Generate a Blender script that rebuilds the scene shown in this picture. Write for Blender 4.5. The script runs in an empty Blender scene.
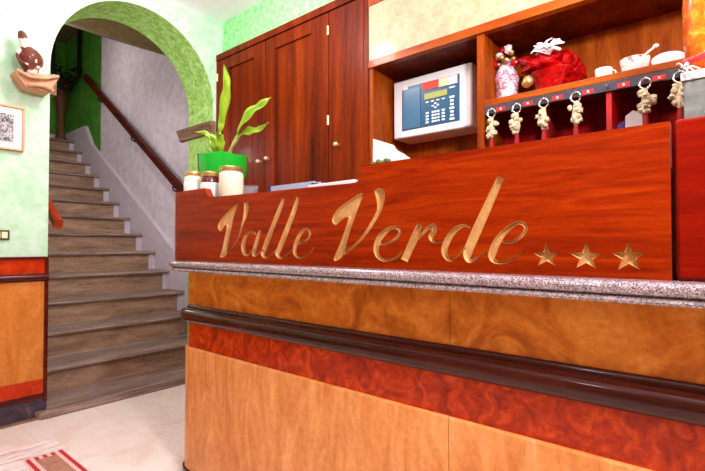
import bpy, bmesh, math, random
from mathutils import Vector, Matrix
from mathutils.geometry import delaunay_2d_cdt
random.seed(7)
C = bpy.context.scene.collection
PI = math.pi

# ---------------------------------------------------------------- materials
def lin(c):
    return tuple(((v/255)/12.92 if v/255 <= .04045 else ((v/255+.055)/1.055)**2.4) for v in c)+(1,)
def mat(name, col, rough=.5, metal=0, coat=0, spec=.5, trans=0, emit=None, estr=0, alpha=None, ior=1.45):
    m = bpy.data.materials.new(name); m.use_nodes = True
    b = m.node_tree.nodes['Principled BSDF']
    b.inputs['Base Color'].default_value = lin(col)
    b.inputs['Roughness'].default_value = rough
    b.inputs['Metallic'].default_value = metal
    b.inputs['Coat Weight'].default_value = coat
    b.inputs['Coat Roughness'].default_value = .08
    b.inputs['Specular IOR Level'].default_value = spec
    b.inputs['Transmission Weight'].default_value = trans
    b.inputs['IOR'].default_value = ior
    if emit:
        b.inputs['Emission Color'].default_value = lin(emit); b.inputs['Emission Strength'].default_value = estr
    return m
def ramp(nt, fac, stops):
    r = nt.nodes.new('ShaderNodeValToRGB')
    e = r.color_ramp.elements
    while len(e) < len(stops): e.new(.5)
    for i, (p, c) in enumerate(stops):
        e[i].position = p; e[i].color = lin(c)
    nt.links.new(fac, r.inputs[0]); return r
def tex(nt, kind, scale, stretch=(1,1,1), detail=4, rough=.6, dist=0, rot=(0,0,0)):
    tc = nt.nodes.new('ShaderNodeTexCoord'); mp = nt.nodes.new('ShaderNodeMapping')
    mp.inputs['Scale'].default_value = stretch; mp.inputs['Rotation'].default_value = rot
    nt.links.new(tc.outputs['Object'], mp.inputs['Vector'])
    t = nt.nodes.new('ShaderNodeTex'+kind)
    t.inputs['Scale'].default_value = scale
    if kind == 'Noise':
        t.inputs['Detail'].default_value = detail; t.inputs['Roughness'].default_value = rough
        t.inputs['Distortion'].default_value = dist
    nt.links.new(mp.outputs[0], t.inputs['Vector'])
    return t
def bump(nt, h, strength=.3, dist=.01):
    b = nt.nodes.new('ShaderNodeBump'); b.inputs['Strength'].default_value = strength; b.inputs['Distance'].default_value = dist
    nt.links.new(h, b.inputs['Height']); nt.links.new(b.outputs[0], nt.nodes['Principled BSDF'].inputs['Normal'])
def mixc(nt, a, b, fac, mode='MULTIPLY'):
    m = nt.nodes.new('ShaderNodeMix'); m.data_type = 'RGBA'; m.blend_type = mode
    m.inputs[0].default_value = fac
    nt.links.new(a, m.inputs[6]); nt.links.new(b, m.inputs[7]); return m.outputs[2]
def wood(name, dark, mid, light, stretch, scale=6, rough=.3, coat=.5, dist=.6, fine=.35, bumpy=0, spec=.5):
    m = mat(name, mid, rough, coat=coat*.22, spec=spec*.3); nt = m.node_tree
    n = tex(nt, 'Noise', scale, stretch, 6, .65, dist)
    r = ramp(nt, n.outputs[0], [(.28, dark), (.5, mid), (.72, light)])
    s2 = tuple(s*7 for s in stretch)
    n2 = tex(nt, 'Noise', scale*1.5, s2, 3, .7, .2)
    r2 = ramp(nt, n2.outputs[0], [(.3, (150,140,135)), (.6, (255,255,255))])
    out = mixc(nt, r.outputs[0], r2.outputs[0], fine)
    nt.links.new(out, nt.nodes['Principled BSDF'].inputs['Base Color'])
    if bumpy: bump(nt, n2.outputs[0], bumpy, .002)
    return m
def mottle(name, stops, scale, rough=.5, coat=0, stretch=(1,1,1), dist=1.0, bumpy=0, detail=5, second=None):
    m = mat(name, stops[0][1], rough, coat=coat*.35, spec=.22 if coat else .5); nt = m.node_tree
    n = tex(nt, 'Noise', scale, stretch, detail, .6, dist)
    r = ramp(nt, n.outputs[0], stops); out = r.outputs[0]
    if second:
        sc, c0, c1, f = second
        v = tex(nt, 'Noise', sc, (1,1,1), 2, .5, .5)
        r2 = ramp(nt, v.outputs[0], [(.38, c0), (.58, c1)])
        out = mixc(nt, out, r2.outputs[0], f)
    nt.links.new(out, nt.nodes['Principled BSDF'].inputs['Base Color'])
    if bumpy: bump(nt, n.outputs[0], bumpy, .006)
    return m

M = {}
M['board'] = wood('red_mahogany', (112,20,1), (148,40,1), (176,60,3), (7,.7,10), 3.6, .32, .12, .9, .35, spec=.3)
M['board2'] = wood('dark_red_mahogany', (104,8,1), (128,16,2), (146,24,4), (7,.7,10), 3.2, .32, .12, .9, .35, spec=.3)
M['cab'] = wood('cabinet_mahogany', (58,14,0), (112,34,0), (150,56,3), (5,6,.4), 1.6, .36, .1, .5, .45, spec=.3)
M['shelfwood'] = wood('shelf_wood', (120,44,6), (160,70,12), (188,96,24), (6,8,1.0), 2.0, .4, .1, .5, .4, spec=.3)
M['shelfedge'] = wood('shelf_edge_wood', (132,50,4), (164,74,10), (188,98,24), (6,1,8), 2.0, .35, .3, .5, .3)
M['dark'] = wood('dark_walnut', (36,9,5), (56,16,9), (80,28,16), (6,.7,8), 3, .2, 1.3, .4, .5)
M['dadodark'] = wood('dark_dado_wood', (52,14,10), (84,24,16), (110,36,24), (.8,6,8), 3, .2, .8, .4, .4)
def burl(name, a, b, c, scale, rough, coat, speck, stretch=(1,1,1)):
    return mottle(name, [(.3,a),(.5,b),(.7,c)], scale, rough, coat, stretch, 1.6, 0, 6, (60, speck, (255,255,255), .22))
M['burl_top'] = burl('golden_burl', (156,78,14), (198,110,30), (222,142,56), 7, .3, .35, (170,130,90), (1.5,1,1.2))
M['burl_low'] = burl('light_maple', (200,120,58), (222,146,80), (236,168,104), 5, .34, .3, (200,160,120), (2,2.2,.6))
M['burl_red'] = burl('orange_red_burl', (130,24,1), (184,52,2), (222,84,8), 16, .3, .35, (150,80,60))
M['burl_fascia'] = burl('pale_burl', (206,158,122), (216,170,136), (226,184,150), 9, .4, .2, (225,195,165))
M['dado_panel'] = burl('dado_maple', (186,108,40), (202,124,52), (214,140,68), 6, .32, .3, (200,160,120), (1.5,2,.7))
M['dado_red'] = burl('dado_red_burl', (160,34,4), (186,48,8), (200,66,14), 12, .3, .3, (160,90,60))
def granite():
    m = mat('pink_grey_granite', (160,130,120), .14, coat=.6); nt = m.node_tree
    v = tex(nt, 'Voronoi', 420); n = tex(nt, 'Noise', 70, (1,1,1), 4, .7, 0)
    r = ramp(nt, v.outputs['Color'], [(.1,(66,60,68)),(.38,(132,124,132)),(.6,(176,158,160)),(.9,(208,204,212))])
    r2 = ramp(nt, n.outputs[0], [(.35,(150,120,115)),(.6,(255,240,235))])
    nt.links.new(mixc(nt, r.outputs[0], r2.outputs[0], .6), nt.nodes['Principled BSDF'].inputs['Base Color']); return m
M['granite'] = granite()
M['gold'] = wood('carved_pale_wood', (170,118,64), (204,154,94), (226,186,132), (6,3,2), 5, .5, .1, .4, .35)
M['wall'] = mottle('mint_sponged_plaster', [(.3,(182,226,188)),(.5,(198,231,204)),(.72,(212,237,216))], 26, .85, 0, dist=.6, bumpy=.15, second=(9,(215,240,215),(255,255,255),.5))
M['wallgreen'] = mottle('green_sponged_plaster', [(.32,(122,204,124)),(.5,(150,224,148)),(.7,(184,240,180))], 26, .85, 0, dist=.6, bumpy=.2)
M['olive'] = mottle('olive_sponged_plaster', [(.32,(122,176,66)),(.5,(158,208,102)),(.7,(204,232,160))], 24, .85, 0, dist=.8, bumpy=.3)
M['deepgreen'] = mottle('deep_green_plaster', [(.3,(60,130,26)),(.55,(80,150,40)),(.75,(110,170,60))], 8, .85, 0, dist=.8, bumpy=.2)
M['stairwall'] = mottle('grey_white_plaster', [(.3,(206,196,204)),(.55,(226,218,226)),(.75,(236,230,238))], 10, .85, 0, dist=.8, bumpy=.2)
M['skirt'] = mottle('lilac_grey_plaster', [(.3,(206,196,206)),(.7,(222,214,222))], 12, .8, 0)
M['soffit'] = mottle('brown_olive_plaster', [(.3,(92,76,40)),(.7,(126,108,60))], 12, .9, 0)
M['ceiling'] = mottle('white_ceiling_paint', [(.3,(250,240,250)),(.7,(254,246,254))], 20, .9, 0)
def floor_mat():
    m = mat('cream_marble', (232,214,200), .22, coat=.2); nt = m.node_tree
    n = tex(nt, 'Noise', 3.5, (1,1,1), 7, .65, 1.2)
    r = ramp(nt, n.outputs[0], [(.3,(240,220,206)),(.5,(250,236,226)),(.7,(253,246,240))])
    br = nt.nodes.new('ShaderNodeTexBrick'); br.offset = 0
    tc = nt.nodes.new('ShaderNodeTexCoord'); nt.links.new(tc.outputs['Object'], br.inputs['Vector'])
    br.inputs['Scale'].default_value = 1; br.inputs['Brick Width'].default_value = .4; br.inputs['Row Height'].default_value = .4
    br.inputs['Mortar Size'].default_value = .0025
    br.inputs['Color1'].default_value = (1,1,1,1); br.inputs['Color2'].default_value = (1,.97,.95,1); br.inputs['Mortar'].default_value = (.9,.85,.81,1)
    nt.links.new(mixc(nt, r.outputs[0], br.outputs[0], 1), nt.nodes['Principled BSDF'].inputs['Base Color']); return m
M['floor'] = floor_mat()
M['stone'] = wood('brown_stair_stone', (92,72,66), (150,126,116), (214,188,172), (.5,10,14), 4, .42, .1, .9, .6, .3)
M['riser'] = wood('stair_riser_stone', (126,98,80), (174,140,114), (204,172,146), (.8,5,4), 4, .5, 0, .7, .4, .2)
M['impost'] = wood('brown_impost_stone', (110,84,62), (136,106,82), (156,126,100), (3,1,6), 4, .7, 0)
M['terracotta'] = mottle('pinkish_terracotta', [(.3,(176,124,90)),(.6,(208,160,124)),(.8,(228,190,158))], 14, .7, 0, bumpy=.3)
M['skirting'] = mottle('purple_black_marble', [(.3,(48,38,48)),(.6,(76,62,74)),(.8,(120,104,112))], 10, .25, .3)
M['handrail'] = wood('red_brown_handrail', (50,14,8), (80,24,14), (104,36,22), (6,.8,6), 3, .4, .1)
M['handrail2'] = wood('orange_red_handrail', (140,44,16), (170,58,22), (196,84,38), (6,.8,6), 3, .25, .5)
M['white'] = mat('white_plastic', (250,252,255), .35)
M['blue'] = mat('blue_panel', (18,82,118), .3); M['blue2'] = mat('light_blue_door', (62,106,142), .25, coat=.3)
M['redlabel'] = mat('red_label', (226,52,30), .5); M['cream'] = mat('cream_label', (246,236,178), .5)
M['lcd'] = mat('olive_lcd', (160,166,70), .3); M['grey'] = mat('grey_metal_strip', (62,60,70), .4)
M['key_red'] = mat('red_plastic_plate', (224,34,34), .4); M['pale'] = mat('pale_print', (240,200,190), .6)
M['steel'] = mat('chrome', (214,210,204), .18, 1); M['brass'] = mat('pale_brass', (240,222,170), .3, .7)
M['fob'] = mottle('cream_cast_fob', [(.35,(176,154,112)),(.6,(226,212,178)),(.8,(246,238,214))], 60, .35, .3)
M['tassel'] = mat('dark_red_tassel', (150,16,14), .8)
M['pigeon'] = wood('dark_red_lacquer', (104,6,10), (134,10,14), (156,18,18), (6,6,.8), 3, .9, 0)
M['pigeon2'] = mat('bright_red_divider', (190,20,18), .4)
M['potgreen'] = mat('green_glass', (14,206,58), .12, coat=.5, trans=.25)
M['soil'] = mottle('soil', [(.3,(50,34,20)),(.7,(86,60,38))], 40, .9)
M['leaf'] = mottle('leaf_green', [(.3,(110,156,20)),(.55,(150,190,40)),(.8,(200,220,96))], 12, .4, .2, dist=.5)
M['stem'] = mat('pale_stem', (190,196,110), .5)
M['wax'] = mat('cream_wax', (252,240,214), .3, coat=.6); M['goldlid'] = mat('gold_lid', (206,166,104), .3, .7)
M['jam'] = mat('dark_red_jam', (96,22,14), .15, coat=.6); M['label'] = mat('white_label', (250,246,240), .5)
M['glass'] = mat('clear_glass', (240,245,250), .05, trans=.92)
M['navy'] = mat('navy_blue_plastic', (40,60,110), .4); M['paper'] = mat('white_paper', (242,240,238), .7)
M['bluepaper'] = mat('bluish_paper', (176,190,214), .7)
M['porcelain'] = mat('white_porcelain', (244,238,232), .15, coat=.5)
M['flower'] = mottle('porcelain_with_pink_flowers', [(.0,(236,228,218)),(.54,(236,228,218)),(.60,(196,80,64)),(.70,(120,120,60))], 22, .15, .5)
M['redfoil'] = mottle('red_foil', [(.3,(96,0,4)),(.55,(176,4,8)),(.8,(216,40,30))], 22, .18, .5, bumpy=.8)
M['silverfoil'] = mottle('white_and_pink_foil', [(.35,(200,194,206)),(.47,(226,216,226)),(.53,(176,24,50)),(.58,(220,200,212)),(.68,(150,120,140))], 16, .25, .3, bumpy=.8)
M['whiteribbon'] = mat('white_ribbon', (244,236,240), .35); M['redribbon'] = mat('red_ribbon', (176,6,12), .3, coat=.4)
M['cellophane'] = mottle('orange_cellophane', [(.3,(214,66,8)),(.5,(240,112,16)),(.66,(250,160,50)),(.80,(255,214,140))], 26, .12, .7, bumpy=1, dist=.7)
M['slate'] = mottle('grey_green_marbled_card', [(.3,(84,88,84)),(.55,(112,116,110)),(.8,(150,152,146))], 16, .5, .1)
M['frame'] = mat('thin_copper_frame', (206,150,112), .35, .5); M['mountboard'] = mat('pinkish_mount', (250,238,234), .8)
M['etching'] = mottle('grey_etching', [(.38,(60,62,66)),(.5,(150,150,152)),(.62,(222,218,216))], 34, .8, 0, dist=2.5)
M['switch'] = mat('dark_switch_plate', (86,72,64), .4, .3)
M['ceramic'] = mottle('brown_white_ceramic', [(.50,(104,54,42)),(.54,(116,64,50)),(.57,(232,216,204)),(.7,(232,216,204))], 13, .3, .4, dist=.3, detail=1)
M['iron'] = mat('wrought_iron', (26,20,18), .5, .4)
M['pedestal'] = wood('brown_pedestal', (84,52,30), (116,78,48), (146,104,68), (5,5,1), 3, .5, .1)
def mat_rug():
    m = mat('rug_weave', (220,210,205), .95); nt = m.node_tree
    n = tex(nt, 'Noise', 7, (1,4,1), 3, .6, .4)
    r = ramp(nt, n.outputs[0], [(.40,(236,226,220)),(.56,(222,206,202)),(.66,(206,150,148))])
    nt.links.new(r.outputs[0], nt.nodes['Principled BSDF'].inputs['Base Color']); return m
M['rug'] = mat_rug()
def mat_rugfield():
    m = mat('rug_striped_field', (200,60,60), .95); nt = m.node_tree
    w = tex(nt, 'Wave', 9); w.bands_direction = 'X'; w.inputs['Distortion'].default_value = .6
    r = ramp(nt, w.outputs['Color'], [(.4,(186,36,46)),(.6,(232,190,180))])
    nt.links.new(r.outputs[0], nt.nodes['Principled BSDF'].inputs['Base Color']); return m
M['rugfield'] = mat_rugfield(); M['rugcentre'] = mottle('rug_brown_centre', [(.3,(150,96,80)),(.7,(190,140,116))], 30, .95)
M['purple'] = mat('purple_paper', (90,70,140), .6)
M['lampshade'] = mat('opal_lamp_panel', (250,248,240), .5, emit=(255,248,236), estr=1.5)

# ---------------------------------------------------------------- helpers
def tag(o, label=None, cat=None, group=None, kind=None):
    if label: o['label'] = label
    if cat: o['category'] = cat
    if group: o['group'] = group
    if kind: o['kind'] = kind
    return o
def thing(name, label, cat, loc=(0,0,0), group=None):
    o = bpy.data.objects.new(name, None); C.objects.link(o); o.location = loc; o.empty_display_size = .05
    return tag(o, label, cat, group)
def wpos(o):
    v = Vector((0,0,0))
    while o is not None: v += o.location; o = o.parent
    return v
def obj(name, bm, m, parent=None, loc=None, smooth=None, bevel=0):
    """bm in world coordinates; origin goes to loc (or the parent's place)"""
    base = wpos(parent) if parent else Vector((0,0,0))
    org = Vector(loc) if loc is not None else base
    bmesh.ops.recalc_face_normals(bm, faces=bm.faces)
    bmesh.ops.translate(bm, verts=bm.verts, vec=-org)
    me = bpy.data.meshes.new(name); 
    if smooth is not None:
        for f in bm.faces: f.smooth = True
        for e in bm.edges:
            if len(e.link_faces) == 2 and e.calc_face_angle(0) > math.radians(smooth): e.smooth = False
    bm.to_mesh(me); bm.free()
    for x in (m if isinstance(m, (list, tuple)) else [m]): me.materials.append(x)
    o = bpy.data.objects.new(name, me); C.objects.link(o)
    o.parent = parent; o.location = org - base
    if bevel:
        b = o.modifiers.new('bevel', 'BEVEL'); b.width = bevel; b.segments = 2; b.limit_method = 'ANGLE'; b.angle_limit = math.radians(40)
        b.harden_normals = False
    return o
def struct(name, bm, m, **k):
    o = obj(name, bm, m, **k); o['kind'] = 'structure'; return o
def nb(): return bmesh.new()
def box(bm, x0, x1, y0, y1, z0, z1, mi=0):
    vs = [bm.verts.new((x,y,z)) for x in (x0,x1) for y in (y0,y1) for z in (z0,z1)]
    fs = []
    for q in ((0,1,3,2),(4,6,7,5),(0,4,5,1),(2,3,7,6),(0,2,6,4),(1,5,7,3)):
        f = bm.faces.new([vs[i] for i in q]); f.material_index = mi; fs.append(f)
    return fs
def bx(*a): bm = nb(); box(bm, *a); return bm
def prism(bm, pts, axis, a0, a1, mi=0):
    """pts in the other two axes; axis 'X': (y,z); 'Y': (x,z); 'Z': (x,y)"""
    def P(p, a):
        return {'X': (a,p[0],p[1]), 'Y': (p[0],a,p[1]), 'Z': (p[0],p[1],a)}[axis]
    v0 = [bm.verts.new(P(p,a0)) for p in pts]; v1 = [bm.verts.new(P(p,a1)) for p in pts]
    n = len(pts); fs = [bm.faces.new(v0), bm.faces.new(v1[::-1])]
    for i in range(n): fs.append(bm.faces.new((v0[i], v0[(i+1)%n], v1[(i+1)%n], v1[i])))
    for f in fs: f.material_index = mi
    return fs
def tube(bm, pts, rad, seg=10, cap=True, flat=1.0):
    pts = [Vector(p) for p in pts]; n = len(pts)
    rr = rad if isinstance(rad, (list,tuple)) else [rad]*n
    rings = []; t0 = (pts[1]-pts[0]).normalized()
    u = t0.orthogonal().normalized()
    for i, p in enumerate(pts):
        t = (pts[min(i+1,n-1)]-pts[max(i-1,0)]).normalized()
        u = (u - t*u.dot(t)).normalized(); w = t.cross(u)
        rings.append([bm.verts.new(p + (u*math.cos(2*PI*k/seg) + w*math.sin(2*PI*k/seg)*flat)*rr[i]) for k in range(seg)])
    for a, b in zip(rings, rings[1:]):
        for k in range(seg): bm.faces.new((a[k], a[(k+1)%seg], b[(k+1)%seg], b[k]))
    if cap: bm.faces.new(rings[0][::-1]); bm.faces.new(rings[-1])
def lathe(bm, prof, c, seg=24, sq=1.0):
    """prof [(r,z)] about a vertical axis at c"""
    rings = []
    for r, z in prof:
        rings.append([bm.verts.new((c[0]+max(r,1e-4)*math.cos(2*PI*k/seg), c[1]+max(r,1e-4)*math.sin(2*PI*k/seg), c[2]+z)) for k in range(seg)])
    for a, b in zip(rings, rings[1:]):
        for k in range(seg): bm.faces.new((a[k], a[(k+1)%seg], b[(k+1)%seg], b[k]))
    bm.faces.new(rings[0][::-1]); bm.faces.new(rings[-1])
def spline(P, n=6):
    P = [Vector(p) for p in P]; out = []
    for i in range(len(P)-1):
        p0,p1,p2,p3 = P[max(i-1,0)],P[i],P[i+1],P[min(i+2,len(P)-1)]
        for k in range(n):
            t = k/n; out.append(.5*(2*p1+(p2-p0)*t+(2*p0-5*p1+4*p2-p3)*t*t+(3*p1-p0-3*p2+p3)*t**3))
    out.append(P[-1]); return out
def blob(bm, c, r, sub=2, jit=0, seed=0):
    rnd = random.Random(seed)
    g = bmesh.ops.create_icosphere(bm, subdivisions=sub, radius=1)
    for v in g['verts']:
        d = v.co.normalized(); k = 1 + jit*(math.sin(d.x*7+seed)+math.sin(d.y*9+seed*2)+math.sin(d.z*8+seed*3))/3 + jit*.5*rnd.uniform(-1,1)
        v.co = Vector((c[0]+d.x*r[0]*k, c[1]+d.y*r[1]*k, c[2]+d.z*r[2]*k))

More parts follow.
